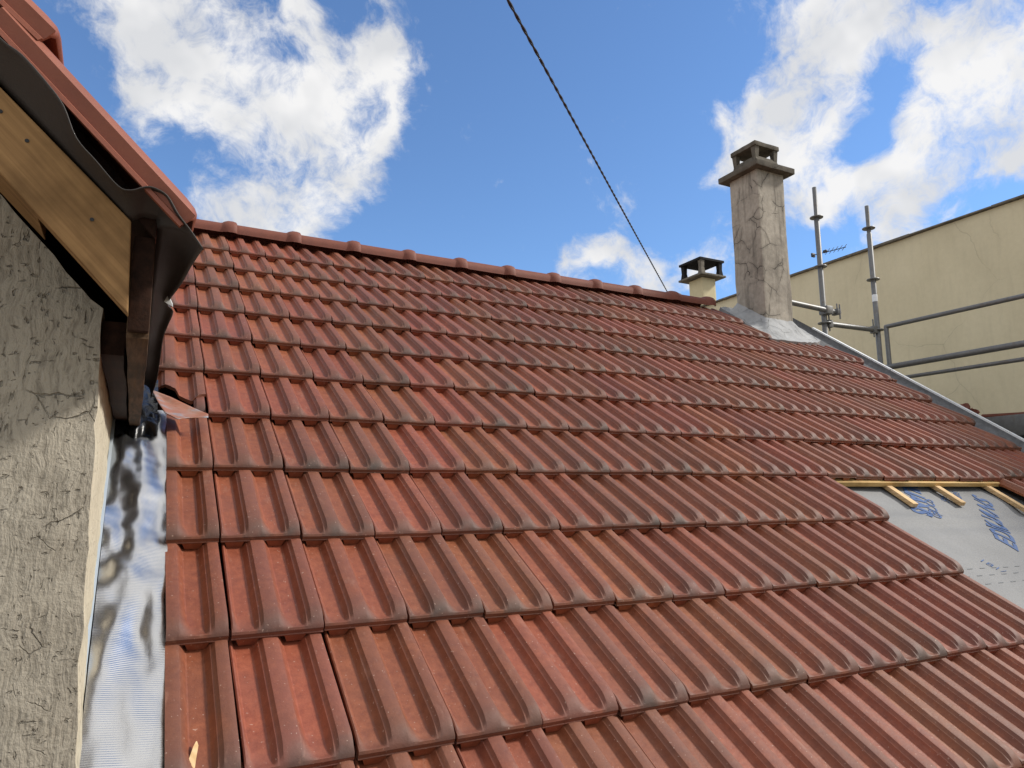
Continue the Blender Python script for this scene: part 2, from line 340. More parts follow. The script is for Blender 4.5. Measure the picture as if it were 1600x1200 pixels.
def add_tube(bm, path, r, seg=14, cap=True, twist=0):
    path = [Vector(p) for p in path]; rings = []
    rr = r if isinstance(r, (list, tuple)) else [r]*len(path)
    for i, p in enumerate(path):
        d = (path[min(i+1, len(path)-1)] - path[max(i-1, 0)]).normalized()
        up = Vector((0, 0, 1)) if abs(d.z) < 0.9 else Vector((1, 0, 0))
        a = d.cross(up).normalized(); b = a.cross(d).normalized()
        rings.append([bm.verts.new(p + rr[i]*(math.cos(t)*a + math.sin(t)*b)) for t in [2*math.pi*k/seg for k in range(seg)]])
    for A, B in zip(rings, rings[1:]):
        for k in range(seg): bm.faces.new((A[k], A[(k+1) % seg], B[(k+1) % seg], B[k]))
    if cap:
        bm.faces.new(rings[0][::-1]); bm.faces.new(rings[-1])
    return rings
def tube(name, path, r, mat, parent=None, seg=14):
    bm = bmesh.new(); add_tube(bm, path, r, seg); bmesh.ops.recalc_face_normals(bm, faces=bm.faces)
    return bmobj(name, bm, mat, parent, 45)
def lathe(name, pts, c, mat, parent=None, seg=20):
    bm = bmesh.new(); rings = [[bm.verts.new((c[0]+r*math.cos(2*math.pi*k/seg), c[1]+r*math.sin(2*math.pi*k/seg), c[2]+z)) for k in range(seg)] for r, z in pts]
    for A, B in zip(rings, rings[1:]):
        for k in range(seg): bm.faces.new((A[k], A[(k+1) % seg], B[(k+1) % seg], B[k]))
    bm.faces.new(rings[0][::-1]); bm.faces.new(rings[-1]); bmesh.ops.recalc_face_normals(bm, faces=bm.faces)
    return bmobj(name, bm, mat, parent, 40)

# ------------------------------------------------------------------ roof frame
PIT = R(33.4); CP, SP = math.cos(PIT), math.sin(PIT)
TW = 0.205; TH = 0.3534                        # exposed width and length of one tile
def rp(u, v, n=0.0): return Vector((u, v*CP - n*SP, v*SP + n*CP))
RM = Matrix(((1, 0, 0, 0), (0, CP, -SP, 0), (0, SP, CP, 0), (0, 0, 0, 1)))
RIDGE_Y = 3.34; RIDGE_Z = RIDGE_Y*math.tan(PIT)
GROUND_Z = -5.6

# ground
g = box('ground', (-1500, -1500, GROUND_Z-0.5), (1500, 1500, GROUND_Z), M_GROUND, None, 0); tag(g, kind='structure')

# ------------------------------------------------------------------ the house
house = empty('tiled_house', (1.0, 3.3, GROUND_Z), 'house under the large red terracotta tiled roof being re-covered', 'house')
XL, XR = -3.6, 5.0
def uend(v): return 4.87 + (v-1.45)*0.098       # the verge runs slightly out of square
V0 = -3*TH
wy0, wy1 = rp(0, V0+0.25).y, 2*RIDGE_Y - rp(0, V0+0.25).y
wz = (wy0)*math.tan(PIT) - 0.12
pyd('wall', [(XL, wy0, GROUND_Z), (XR-0.12, wy0, GROUND_Z), (XR-0.12, wy1, GROUND_Z), (XL, wy1, GROUND_Z),
             (XL, wy0, wz), (XR-0.12, wy0, wz), (XR-0.12, wy1, wz), (XL, wy1, wz), (XL, RIDGE_Y, RIDGE_Z-0.14), (XR-0.12, RIDGE_Y, RIDGE_Z-0.14)],
    [(0, 1, 5, 4), (1, 2, 6, 9, 5), (2, 3, 7, 6), (3, 0, 4, 8, 7)], M_WALLP, house)
# roof deck: slab under battens and tiles, front and rear slope
def slab(vb, vt, n0, n1):
    a = [rp(XL, vb, n0), rp(uend(vb)+0.11, vb, n0), rp(uend(vt)+0.11, vt, n0), rp(XL, vt, n0)]
    b = [rp(XL, vb, n1), rp(uend(vb)+0.11, vb, n1), rp(uend(vt)+0.11, vt, n1), rp(XL, vt, n1)]
    return a+b
vt = RIDGE_Y/CP
S = slab(V0-0.02, vt-0.02, -0.14, -0.098)
F6 = [(0, 1, 2, 3), (4, 5, 6, 7), (0, 1, 5, 4), (1, 2, 6, 5), (2, 3, 7, 6), (3, 0, 4, 7)]
S2 = [Vector((p.x, 2*RIDGE_Y-p.y, p.z)) for p in S]
S2 = [p + (Vector((0, SP, CP))*0.075 if i > 3 else Vector((0, 0, 0))) for i, p in enumerate(S2)]
roof = pyd('roof', S, F6, M_DARKW2, house)
pyd('rear_slope', S2, F6, M_RIDGE, house)

# ------------------------------------------------------------------ one roof tile
D = 0.0235; TF = 0.017                          # rib height, thickness at the nose
BP = [(0.004, .40), (0.018, .48), (0.034, .42), (0.052, .08), (0.066, 0.0), (0.165, -.03), (0.240, 0.0), (0.262, .14), (0.283, .50), (0.292, .62), (0.303, .62), (0.312, .66), (0.338, .97), (0.350, 1.0),
      (0.42, 1.02), (0.487, 1.0), (0.500, .95), (0.535, .50), (0.562, .08), (0.578, 0.0), (0.67, -.03), (0.745, 0.0), (0.767, .14), (0.788, .50), (0.797, .62), (0.808, .62), (0.817, .66), (0.843, .97), (0.855, 1.0),
      (0.92, 1.02), (0.960, 1.0), (0.970, .95), (0.975, .70)]
VR = [0.0, 0.0025, 0.006, 0.012, 0.020, 0.030, 0.040, 0.052, 0.065, 0.10, 0.17, 0.26, 0.354, 0.405]
def tile_bm():
    bm = bmesh.new(); tl = bm.verts.layers.float.new('tone')
    def flr(v): return TF - 0.0355*(v/TH)
    rows = []
    def prof(i, v):
        u, h = BP[i]
        fl = max(0.0, 1 - v/0.075)
        if i in (16, 17, 18, 19): u += (0.0, 0.04, 0.085, 0.09)[i-16]*fl**1.2
        if i in (2, 3, 4): u += (0.012, 0.04, 0.045)[i-2]*fl**1.3
        if 7 <= i <= 13 or 22 <= i <= 28: u -= 0.012*fl*fl
        return u, h
    # nose: underside, small ledge, face
    for (v, n) in ((0.034, 0.0005), (0.001, 0.0005), (-0.0005, 0.002), (-0.0005, 0.0045), (0.0012, 0.0055), (0.0012, 0.0120)):
        r = []
        for i in range(len(BP)):
            u, h = prof(i, 0.0)
            w = bm.verts.new((u*TW, v, n)); w[tl] = 0.55; r.append(w)
        rows.append(r)
    for v in VR:
        roll = 1.0 if v > 0.050 else 0.02 + 0.98*(1-(1-v/0.050)**2.2)**0.85
        r = []
        for i in range(len(BP)):
            u, h = prof(i, v)
            h_at = h; edge = (0.0020 if v == 0 else 0.0) - (0.0030 if 0.002 < v < 0.008 else 0.0)*(1-max(0, min(1, h)))
            w = bm.verts.new((u*TW, v + (0.0012 if v == 0 else 0.002), flr(v) + D*h*roll - edge))
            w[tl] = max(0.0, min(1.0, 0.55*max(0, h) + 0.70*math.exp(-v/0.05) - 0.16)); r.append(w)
        rows.append(r)
    r = []
    for i in range(len(BP)):
        u, h = prof(i, 0.4); w = bm.verts.new((u*TW, 0.407, flr(0.405)-0.012)); w[tl] = 0.3; r.append(w)
    rows.append(r)
    for A, B in zip(rows, rows[1:]):
        for k in range(len(BP)-1): bm.faces.new((A[k], A[k+1], B[k+1], B[k]))
    # side walls
    for k, sgn in ((0, 1), (len(BP)-1, -1)):
        top = [r_[k] for r_ in rows[5:]]
        bot = []
        for w in top:
            x = bm.verts.new((w.co.x, w.co.y, min(w.co.z-0.004, w.co.z-0.011))); x[tl] = 0.2; bot.append(x)
        for a, b, c, d in zip(top, top[1:], bot[1:], bot): bm.faces.new((a, b, c, d))
    # lugs under the nose that close the channels of the tile below
    for (a, b) in ((0.050, 0.288), (0.553, 0.792)):
        lv = []
        for z, ins, y in ((0.0016, 0.0, 0.0010), (-0.0185, 0.036, 0.0030)):
            for (uu, yy) in ((a+ins, y), (b-ins, y), (b-ins, 0.05), (a+ins, 0.05)):
                w = bm.verts.new((uu*TW, yy, z)); w[tl] = 0.05; lv.append(w)
        for f in ((0, 1, 5, 4), (1, 2, 6, 5), (3, 0, 4, 7), (4, 5, 6, 7), (2, 3, 7, 6)): bm.faces.new([lv[q] for q in f])
    bmesh.ops.recalc_face_normals(bm, faces=bm.faces)
    # make sure the top looks outwards
    return bm
def finish_tile(bm, name='roof_tile'):
    me = bpy.data.meshes.new(name); bm.to_mesh(me); bm.free()
    me.materials.append(M_TILE); me.shade_smooth(); me.set_sharp_from_angle(angle=R(27)); return me
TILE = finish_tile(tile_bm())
def cut_tile(planes):
    """planes: (point, normal) in tile coordinates; the side the normal points to is removed"""
    bm = tile_bm()
    for co, no in planes:
        bmesh.ops.bisect_plane(bm, geom=bm.verts[:]+bm.edges[:]+bm.faces[:], plane_co=co, plane_no=no, clear_outer=True)
        ed = [e for e in bm.edges if e.is_boundary and all(abs((v.co-Vector(co)).dot(Vector(no))) < 1e-5 for v in e.verts)]
        # give the cut edge a thickness
        r = bmesh.ops.extrude_edge_only(bm, edges=ed)
        for v in [x for x in r['geom'] if isinstance(x, bmesh.types.BMVert)]: v.co.z -= 0.012
    return finish_tile(bm, 'cut_roof_tile')
def place(me, u, v, n=0.0, jit=1.0):
    j = lambda s: random.uniform(-s, s)*jit
    loc = rp(u + j(0.0012), v + j(0.0035), n + j(0.0012))
    m = Matrix.Translation(loc) @ RM @ Matrix.Rotation(j(R(0.5)), 4, 'Z') @ Matrix.Rotation(j(R(0.8)), 4, 'Y') @ Matrix.Rotation(j(R(0.3)), 4, 'X')
    return m
def project(p):
    d = p - CAM; z = d.dot(cf)
    return (800 + 1128.65*d.dot(cr)/z, 600 + 1128.65*d.dot(cd)/z, z) if z > 0.05 else None
slots = []                                    # (mesh, matrix, size in the photograph)
for r in range(-3, 11):
    vb = r*TH; ue = uend(vb)
    for c in range(-17, 26):
        u0 = c*TW; me = TILE; n = 0.0
        if u0 >= ue-0.03: continue
        if r <= 2 and 13 <= c < 19: continue              # the opening still to be covered
        if c < 0:
            vv = vb + TH*0.5; yy = vv*CP
            # tiles give way to the dormer
            if -1.66 < u0+TW*0.3 < -0.15 and yy < 1.27 + (min(abs(u0+0.17), abs(u0+1.55)))*1.35: 
                if not (c == -1): continue
            if c == -1 and r <= 3: me = cut_tile([((0.37*TW, 0, 0), (-1, 0, 0))])
            if c == -1 and r == 4:
                a, b_ = Vector((0.040, 0.66*TH, 0)), Vector((0.157, 0.27*TH, 0)); t = (b_-a).normalized()
                a2 = Vector((0.205, 0.36*TH, 0)); t2 = (a2-b_).normalized()
                me = cut_tile([((0.035, 0, 0), (-1, 0, 0)), (tuple(a), (t.y, -t.x, 0)), (tuple(b_), (t2.y, -t2.x, 0))])
                for vtx in me.vertices:
                    if vtx.co.y < 0.24: vtx.co.y += 0.006*noise.noise(vtx.co*60)
        if u0 + TW > ue: me = cut_tile([((ue-u0, 0, 0), (1, 0, 0))])
        if c == 19 and r <= 2: me = cut_tile([((0.72*TW, 0, 0), (-1, 0, 0))])
        if r == 3 and 14 <= c < 20: n = -0.011
        if r >= 8 and u0+TW > 4.34 and u0 < 4.95 and vb > (3.02 if u0 < 4.45 else 3.0) and u0 > 4.2 and r > 8: continue
        mt = place(me, u0, vb, n)
        pc = project(mt @ Vector((0.1, 0.15, 0.01))); px = 0
        if pc and -60 < pc[0] < 1680 and -60 < pc[1] < 1290: px = 1/pc[2]**2 * max(0.05, (CAM - mt.translation).normalized().dot(RM.to_3x3() @ Vector((0, 0, 1))))
        if c < -1 : px *= 0.001 if r > 3 else 0
        if c == -1 and r >= 4: px += 1
        slots.append((me, mt, px))
slots.sort(key=lambda s: -s[2])
single, rest = slots[:296], slots[296:]
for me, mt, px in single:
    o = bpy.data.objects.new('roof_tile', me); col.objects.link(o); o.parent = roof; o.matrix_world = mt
# the fragment of the broken tile still lying under it
fr = cut_tile([((0.165, 0, 0), (-1, 0, 0)), ((0, 0.105, 0), (0, 1, 0))])
o = bpy.data.objects.new('tile_fragment', fr); col.objects.link(o); o.parent = roof; o.matrix_world = Matrix.Translation(rp(-TW-0.004, 4.06*TH, -0.012)) @ RM
o['label'] = 'broken corner of the snapped tile beside the dormer'
bm = bmesh.new()
for me, mt, px in rest:
    n0 = len(bm.verts); bm.from_mesh(me); bm.verts.ensure_lookup_table()
    for v in bm.verts[n0:]: v.co = mt @ v.co
me = bpy.data.meshes.new('far_roof_tiles'); bm.to_mesh(me); bm.free(); me.materials.append(M_TILE); me.shade_smooth(); me.set_sharp_from_angle(angle=R(50))
o = link('far_roof_tiles', me, None, roof); o['kind'] = 'stuff'

# ridge tiles
def ridge_mesh():
    bm = bmesh.new(); rings = []
    L = [(-0.02, 1.0), (0.0, 1.0), (0.30, 1.0), (0.312, 1.03), (0.318, 1.10), (0.326, 1.16), (0.345, 1.25), (0.372, 1.26), (0.392, 1.21), (0.398, 1.10), (0.3985, 1.0), (0.3985, 0.86)]
    K = 18
    for x, s in L:
        ring = []
        for k in range(K+1):
            t = math.pi*k/K
            a, b = 0.106*(1+(s-1)*0.75), 0.071*s
            cx, sx = math.cos(t), math.sin(t)
            ring.append(bm.verts.new((x, -a*math.copysign(abs(cx)**0.85, cx), b*(sx**0.85) - 0.0)))
        rings.append(ring)
    for A, B in zip(rings, rings[1:]):
        for k in range(K): bm.faces.new((A[k], A[k+1], B[k+1], B[k]))
    # drip edge
    for k in (0, K):
        for A, B in zip(rings, rings[1:]):
            a = bm.verts.new(A[k].co + Vector((0, 0, -0.014))); b = bm.verts.new(B[k].co + Vector((0, 0, -0.014)))
            bm.faces.new((A[k], B[k], b, a))
    # fixing screw head on the collar
    bmesh.ops.recalc_face_normals(bm, faces=bm.faces)
    me = bpy.data.meshes.new('ridge_tile'); bm.to_mesh(me); bm.free(); me.materials.append(M_RIDGE); me.shade_smooth(); me.set_sharp_from_angle(angle=R(55)); return me
RT = ridge_mesh()
for k in range(-9, 11):
    u = 0.232 - 0.36 + 0.4*k
    if u + 0.4 > 4.56: continue
    o = bpy.data.objects.new('ridge_tile', RT); col.objects.link(o); o.parent = roof
    o.matrix_world = Matrix.Translation((u, RIDGE_Y, RIDGE_Z-0.018+random.uniform(-.002, .002))) @ Matrix.Rotation(random.uniform(-R(.3), R(.3)), 4, 'Z') @ Matrix.Rotation(R(0.25), 4, 'Y')

# underlay, battens and counter battens in the opening
def under():
    vs, fs = [], []; nu, nv = 70, 80; u0, u1, v0, v1 = 2.3, 4.35, -0.6, 1.35
    for j in range(nv+1):
        for i in range(nu+1):
            u = u0+(u1-u0)*i/nu; v = v0+(v1-v0)*j/nv
            w = 0.010*math.sin(v*21 + 0.7*math.sin(u*2.2)) * (0.4+0.6*noise.noise((u*1.2, v*1.5, 3))) + 0.009*noise.noise((u*3, v*7, 1))
            w += 0.010*math.exp(-((v-0.80-0.03*math.sin(u*3))/0.030)**2) - 0.006*math.exp(-((v-0.74)/0.03)**2)
            vs.append(rp(u, v, -0.064 + w))
    for j in range(nv):
        for i in range(nu):
            a = j*(nu+1)+i; fs.append((a, a+1, a+nu+2, a+nu+1))
    return pyd('underlay', vs, fs, M_UNDER, roof, 60)
ul = under(); ul['label'] = 'grey underlay membrane with blue print in the uncovered opening'
def rbox(name, u0, u1, v0, v1, n0, n1, mat, parent, bev=0.002, skew=0.0):
    m = RM
    if skew:
        c_ = Matrix.Translation(((u0+u1)/2, (v0+v1)/2, 0)); m = RM @ c_ @ Matrix.Rotation(skew, 4, 'Z') @ c_.inverted()
    return box(name, (u0, v0, n0), (u1, v1, n1), mat, parent, bev, m)
rbox('batten', 2.70, 4.30, 1.045, 1.083, -0.040, -0.0165, M_BATT, roof)
rbox('batten', 3.95, 4.98, 0.695, 0.733, -0.040, -0.0165, M_BATT, roof)
for (u0, va) in ((3.112, 0.885), (3.497, 0.890), (3.945, 0.42)):
    rbox('counter_batten', u0-0.019, u0+0.019, va, 1.16, -0.0545, -0.0405 if False else -0.0335, M_CBATT, roof, 0.0015, R(random.uniform(-1.2, 1.2)))

def text(body, u, v, ang, size, shear, align, mat, name, extra=0.0, space=1.0):
    cu = bpy.data.curves.new(name, 'FONT'); cu.body = body; cu.size = size; cu.shear = shear; cu.align_x = align; cu.offset = extra; cu.space_character = space
    o = bpy.data.objects.new('tmp_text', cu); col.objects.link(o)
    bpy.context.view_layer.update()
    me = bpy.data.meshes.new_from_object(o.evaluated_get(bpy.context.evaluated_depsgraph_get()))
    bpy.data.objects.remove(o)
    bm = bmesh.new(); bm.from_mesh(me)
    bmesh.ops.triangulate(bm, faces=bm.faces)
    bmesh.ops.subdivide_edges(bm, edges=[e for e in bm.edges if e.calc_length() > size*0.25], cuts=2)
    ca, sa = math.cos(ang), math.sin(ang)
    for w in bm.verts:
        x, y = w.co.x, w.co.y; uu = u + x*ca - y*sa; vv = v + x*sa + y*ca
        n = -0.064 + 0.010*math.sin(vv*21+0.7*math.sin(uu*2.2))*(0.4+0.6*noise.noise((uu*1.2, vv*1.5, 3))) + 0.009*noise.noise((uu*3, vv*7, 1))
        n += 0.010*math.exp(-((vv-0.80-0.03*math.sin(uu*3))/0.030)**2) - 0.006*math.exp(-((vv-0.74)/0.03)**2)
        w.co = rp(uu, vv, n + 0.0024)
    me2 = bpy.data.meshes.new(name); bm.to_mesh(me2); bm.free()
    return link(name, me2, mat, roof)
text('EDILIANS', 3.3975, 0.5316, R(44), 0.130, 0.4, 'LEFT', M_INK, 'printed_lettering', 0.0034, 1.05)
text('EDILIANS', 3.075, 0.862, R(226), 0.122, 0.1, 'RIGHT', M_INK, 'printed_lettering', 0.0055, 1.0)
text('SOCIÉD', 3.150, 0.815, R(226), 0.068, 0.1, 'RIGHT', M_INK, 'printed_lettering', 0.0012, 1.0)
text('SAS', 3.43, 0.955, R(226), 0.055, 0.15, 'RIGHT', M_INK, 'printed_lettering', 0.0)
text('ans', 3.60, 0.955, R(44), 0.07, 0.3, 'LEFT', M_INK, 'printed_lettering', 0.0)
text('181/', 3.03, 0.50, R(-62), 0.060, 0.2, 'LEFT', M_INK, 'printed_lettering', -0.0006)
vs, fs = [], []
for v in (0.445, 0.402, 0.352, 0.18, 0.14):
    u = 2.5 + random.uniform(0, 0.05)
    while u < 4.3:
        w = [(u, v), (u+0.038, v), (u+0.038, v+0.0035), (u, v+0.0035)]; k = len(vs)
        for uu, vv in w:
            n = -0.064 + 0.010*math.sin(vv*21+0.7*math.sin(uu*2.2))*(0.4+0.6*noise.noise((uu*1.2, vv*1.5, 3))) + 0.009*noise.noise((uu*3, vv*7, 1))
            vs.append(rp(uu, vv, n+0.0022))
        fs.append((k, k+1, k+2, k+3)); u += 0.088
pyd('printed_dashes', vs, fs, M_INKG, roof)['kind'] = 'stuff'

# verge flashing on the right: soaker, upstand and white metal lip
vs, fs = [], []; nv = 60
for j in range(nv+1):
    v = V0 + (vt-V0)*j/nv; ue = uend(v)
    pr = [(-0.10, -0.050), (-0.02, -0.044), (0.03, -0.020), (0.06, -0.014), (0.10, -0.004), (0.124, 0.010), (0.130, 0.034)]
    for a, n in pr: vs.append(rp(ue+a, v, n + 0.007*noise.noise((a*14, v*6, 5))*(1 if a < .11 else .2)))
k = len(pr)
for j in range(nv):
    for i in range(k-1): a = j*k+i; fs.append((a, a+1, a+k+1, a+k))
pyd('verge_flashing', vs, fs, M_LEAD, roof, 50)
segs = [(V0, 0.55), (0.56, 2.66), (2.67, 3.62)]
for a, b in segs:
    ua, ub = uend(a), uend(b)
    P = []
    for (u, v) in ((ua, a), (ub, b)):
        for du, n in ((0.128, 0.036), (0.156, 0.036), (0.160, -0.07), (0.128, 0.024)): P.append(rp(u+du, v, n+0.004))
    pyd('verge_trim', P, [(0, 1, 5, 4), (1, 2, 6, 5), (0, 3, 7, 4), (0, 1, 2, 3), (4, 5, 6, 7)], M_ZINC, roof)

# ------------------------------------------------------------------ chimney of the house
cx0, cx1, cy0, cy1 = 4.50, 4.828, 2.876, 3.204
ZC = 3.365
bm = bmesh.new(); n = 26
for face in range(4):
    pass
add_box(bm, (cx0, cy0, 1.55), (cx1, cy1, ZC+0.02), 0.012)
bmesh.ops.subdivide_edges(bm, edges=[e for e in bm.edges if e.calc_length() > 0.2], cuts=12, use_grid_fill=True)
for v in bm.verts:
    nn = noise.noise_vector(v.co*5); v.co += Vector((nn.x, nn.y, 0))*0.007 + noise.noise_vector(v.co*19)*0.0022
chim = bmobj('chimney', bm, M_CHIM, house, 40); chim['label'] = 'tall cracked grey rendered chimney at the right end of the ridge'
def roughbox(name, lo, hi, mat, parent, bev=0.006, amp=0.003, mtx=None):
    bm = bmesh.new(); add_box(bm, lo, hi, bev, mtx)
    bmesh.ops.subdivide_edges(bm, edges=[e for e in bm.edges if e.calc_length() > 0.08], cuts=5, use_grid_fill=True)
    for v in bm.verts: v.co += noise.noise_vector(v.co*16)*amp
    return bmobj(name, bm, mat, parent, 40)
ov = 0.072
roughbox('crown_slab', (cx0-ov, cy0-ov, ZC), (cx1+ov, cy1+ov, ZC+0.052), M_CAP, chim)
mcx, mcy = (cx0+cx1)/2, (cy0+cy1)/2
hw = 0.137
for sx in (-1, 1):
    for sy in (-1, 1):
        px, py = mcx+sx*(hw-0.022), mcy+sy*(hw-0.022)
        vs = []
        for z, r in ((ZC+0.050, 0.014), (ZC+0.10, 0.016), (ZC+0.242, 0.026)):
            for a, b in ((-1, -1), (1, -1), (1, 1), (-1, 1)): vs.append((px+a*r, py+b*r, z))
        pyd('cowl_post', vs, [(0, 1, 2, 3), (8, 9, 10, 11)] + [(q*4+i, q*4+(i+1) % 4, q*4+4+(i+1) % 4, q*4+4+i) for q in (0, 1) for i in range(4)], M_CAP, chim)
for (ax, s) in (('x', -1), ('x', 1), ('y', -1), ('y', 1)):
    o_, i_ = hw+0.016, hw-0.014
    z0, z1 = ZC+0.080, ZC+0.152
    if ax == 'x': P = [(mcx+s*o_, mcy+t*(hw-.004), z0) for t in (-1, 1)] + [(mcx+s*(i_+0.004), mcy+t*(hw-.004), z1) for t in (1, -1)]; off = Vector((-s*0.016, 0, 0))
    else: P = [(mcx+t*(hw-.004), mcy+s*o_, z0) for t in (-1, 1)] + [(mcx+t*(hw-.004), mcy+s*(i_+0.004), z1) for t in (1, -1)]; off = Vector((0, -s*0.016, 0))
    P = [Vector(p) for p in P]; pyd('cowl_band', P + [p+off for p in P], F6, M_CAP, chim)
roughbox('cowl_slab', (mcx-hw-0.014, mcy-hw-0.014, ZC+0.240), (mcx+hw+0.014, mcy+hw+0.014, ZC+0.282), M_CAP, chim)
# mortar skirt around its foot
def skirt():
    ring_in, ring_out = [], []
    K = 72
    out = [(4.26, 3.16), (4.50, 3.155), (4.70, 3.175), (4.86, 3.21), (5.00, 3.30), (5.06, 3.62), (5.05, 3.96), (4.80, 4.02), (4.52, 3.99), (4.36, 3.93), (4.335, 3.66), (4.32, 3.48), (4.31, 3.33)]
    cu_, cv_ = 4.664, 3.63
    def poly(pts, t):
        dx, dy = math.cos(t), math.sin(t); best = None
        for (x1, y1), (x2, y2) in zip(pts, pts[1:]+pts[:1]):
            x1 -= cu_; x2 -= cu_; y1 -= cv_; y2 -= cv_
            den = dx*(y2-y1)-dy*(x2-x1)
            if abs(den) < 1e-9: continue
            s = (x1*(y2-y1)-y1*(x2-x1))/den; w = (x1*dy-y1*dx)/den
            if s > 0 and -1e-6 <= w <= 1+1e-6: best = s if best is None else min(best, s)
        return (cu_+dx*best, cv_+dy*best)
    vi, vj = (cy0)/CP, (cy1)/CP
    inner = [(cx0, vi), (cx1, vi), (cx1, vj), (cx0, vj)]
    vs, fs = [], []; ST = 10
    for k in range(K):
        t = 2*math.pi*k/K; o2 = poly(out, t); i2 = poly(inner, t)
        top = Vector((i2[0], i2[1]*CP, i2[1]*SP + 0.115)); bot = rp(o2[0], o2[1], 0.020 + 0.006*noise.noise((k*.9, 0, 0)))
        for s in range(ST+1):
            f = s/ST; p = bot.lerp(top, f)
            p.z -= 0.055*math.sin(math.pi*f)*(1-f*0.3)
            p += noise.noise_vector(p*9)*0.012*(1 if 0 < s < ST else .3) + noise.noise_vector(p*30)*0.004
            vs.append(p)
        q = rp(o2[0], o2[1], -0.05); vs.append(q)
    m_ = ST+2
    for k in range(K):
        k2 = (k+1) % K
        for s in range(ST): fs.append((k*m_+s, k2*m_+s, k2*m_+s+1, k*m_+s+1))
        fs.append((k*m_+ST+1, k2*m_+ST+1, k2*m_, k*m_))
    return pyd('mortar_skirt', vs, fs, M_MORTAR, chim, 50)
skirt()
# little vent pipe just behind the ridge
vp = lathe('vent_pipe', [(0.030, -0.5), (0.030, 0.0)], (4.21, 3.67, 2.352), M_BLACK, house, 14)
lathe('vent_cap', [(0.052, 0.0), (0.056, 0.012), (0.045, 0.030), (0.012, 0.036)], (4.21, 3.67, 2.354), M_BLACK, vp, 16)

# ------------------------------------------------------------------ abutment flashing beside the dormer
def strip():
    vs, fs = [], []; u0, u1 = -0.262, -0.121; v0, v1 = -0.75, 1.42; nv = int((v1-v0)/0.00125); nu = 16
    for j in range(nv+1):
        v = v0+(v1-v0)*j/nv
        for i in range(nu+1):
            f = i/nu; u = u0+(u1-u0)*f + (-0.012*max(0, v)/1.36 if i == 0 else 0) - 0.008*f*max(0, v)/1.3
            n = 0.008 + 0.019*(1-f)**1.3
            n += 0.011*noise.noise((u*12, v*4.6, 2.2)) + (0.0095*noise.noise((u*24, v*10, 7.7)) + 0.0012*noise.noise((u*50, v*30, 1.7)))*(0.35+0.65*max(0, min(1, (v-0.1)/0.8)))
            n += 0.0004*max(0, min(1, (v-0.368)/0.008))
            n += 0.00028*math.cos(j*math.pi/ 1.0 * 0.5)        # fine cross corrugation
            vs.append(rp(u, v, n))
    for j in range(nv):
        for i in range(nu): a = j*(nu+1)+i; fs.append((a, a+1, a+nu+2, a+nu+1))
    o = pyd('flashing_strip', vs, fs, M_ALU, roof); o.data.shade_smooth(); return o
fs_ = strip(); fs_['label'] = 'shiny crinkled aluminium flashing strip beside the grey dormer wall'
# painted metal bar pressed against the dormer cheek, and its nail heads
vs = []
for v, du in ((-0.75, 0.0), (1.32, -0.011)):
    for u, n in ((-0.272, 0.016), (-0.262, 0.016), (-0.2605, 0.058), (-0.268, 0.062)): vs.append(rp(u+du, v, n))
pyd('pressure_bar', vs, F6[:0] + [(0, 1, 2, 3), (4, 5, 6, 7), (0, 1, 5, 4), (1, 2, 6, 5), (2, 3, 7, 6), (3, 0, 4, 7)], M_BAR, roof)
vs = []
for v, du in ((-0.75, 0.0), (1.32, -0.011)):
    for u, n in ((-0.282, -0.02), (-0.273, -0.02), (-0.2715, 0.066), (-0.282, 0.070)): vs.append(rp(u+du, v, n))
pyd('black_gap', vs, [(0, 1, 2, 3), (4, 5, 6, 7), (0, 1, 5, 4), (1, 2, 6, 5), (2, 3, 7, 6), (3, 0, 4, 7)], M_GAP, roof)  # black strip between bar and cheek, drawn for the black gap
vs, fs = [], []; nu_, nv_ = 24, 40
for j in range(nv_+1):
    for i in range(nu_+1):
        u = -0.285 + 0.128*i/nu_; v = 1.235 + 0.40*j/nv_ - 0.02*math.sin(i*0.6)
        p = Vector((u*22, v*13, 4.1)); n = 0.036 + 0.016*noise.noise(p) + 0.012*abs(noise.noise(p*2.3)) - 0.022*max(0, 1-j/4)
        vs.append(rp(u, v, n))
for j in range(nv_):
    for i in range(nu_): a = j*(nu_+1)+i; fs.append((a, a+1, a+nu_+2, a+nu_+1))
pyd('black_sheet', vs, fs, M_PLAST, roof, 60)
# coated lead flap lifted at the broken tile
FL = [(-0.1765, 1.4853, .045), (-0.120, 1.43, .050), (-0.056, 1.3667, .047), (-0.0095, 1.3167, .050), (-0.0105, 1.2943, .050), (-0.0675, 1.2761, .056), (-0.1029, 1.2391, .068), (-0.1372, 1.2914, .060), (-0.158, 1.3784, .054)]
bm = bmesh.new(); cpt = (-0.085, 1.335, 0.040)
ring = [rp(p[0], p[1], p[2]+0.010) for p in FL]; cpt = (cpt[0], cpt[1], cpt[2]+0.014); vs = [rp(*cpt)]; fs = []
K = len(ring); mid = [ring[i].lerp(rp(*cpt), 0.45) - Vector((0, 0, 0.005)) for i in range(K)]
vs += mid + ring
for i in range(K):
    j = (i+1) % K; fs.append((0, 1+i, 1+j)); fs.append((1+i, 1+K+i, 1+K+j, 1+j))
bm.free()
fl = pyd('flashing_flap', vs, fs, M_FLAP, roof, 60); fl['label'] = 'lifted lead flap with terracotta coating beside the broken tile'
md = fl.modifiers.new('t', 'SOLIDIFY'); md.thickness = 0.0025
md = fl.modifiers.new('s', 'SUBSURF'); md.levels = 2; md.render_levels = 2; md.subdivision_type = 'SIMPLE'

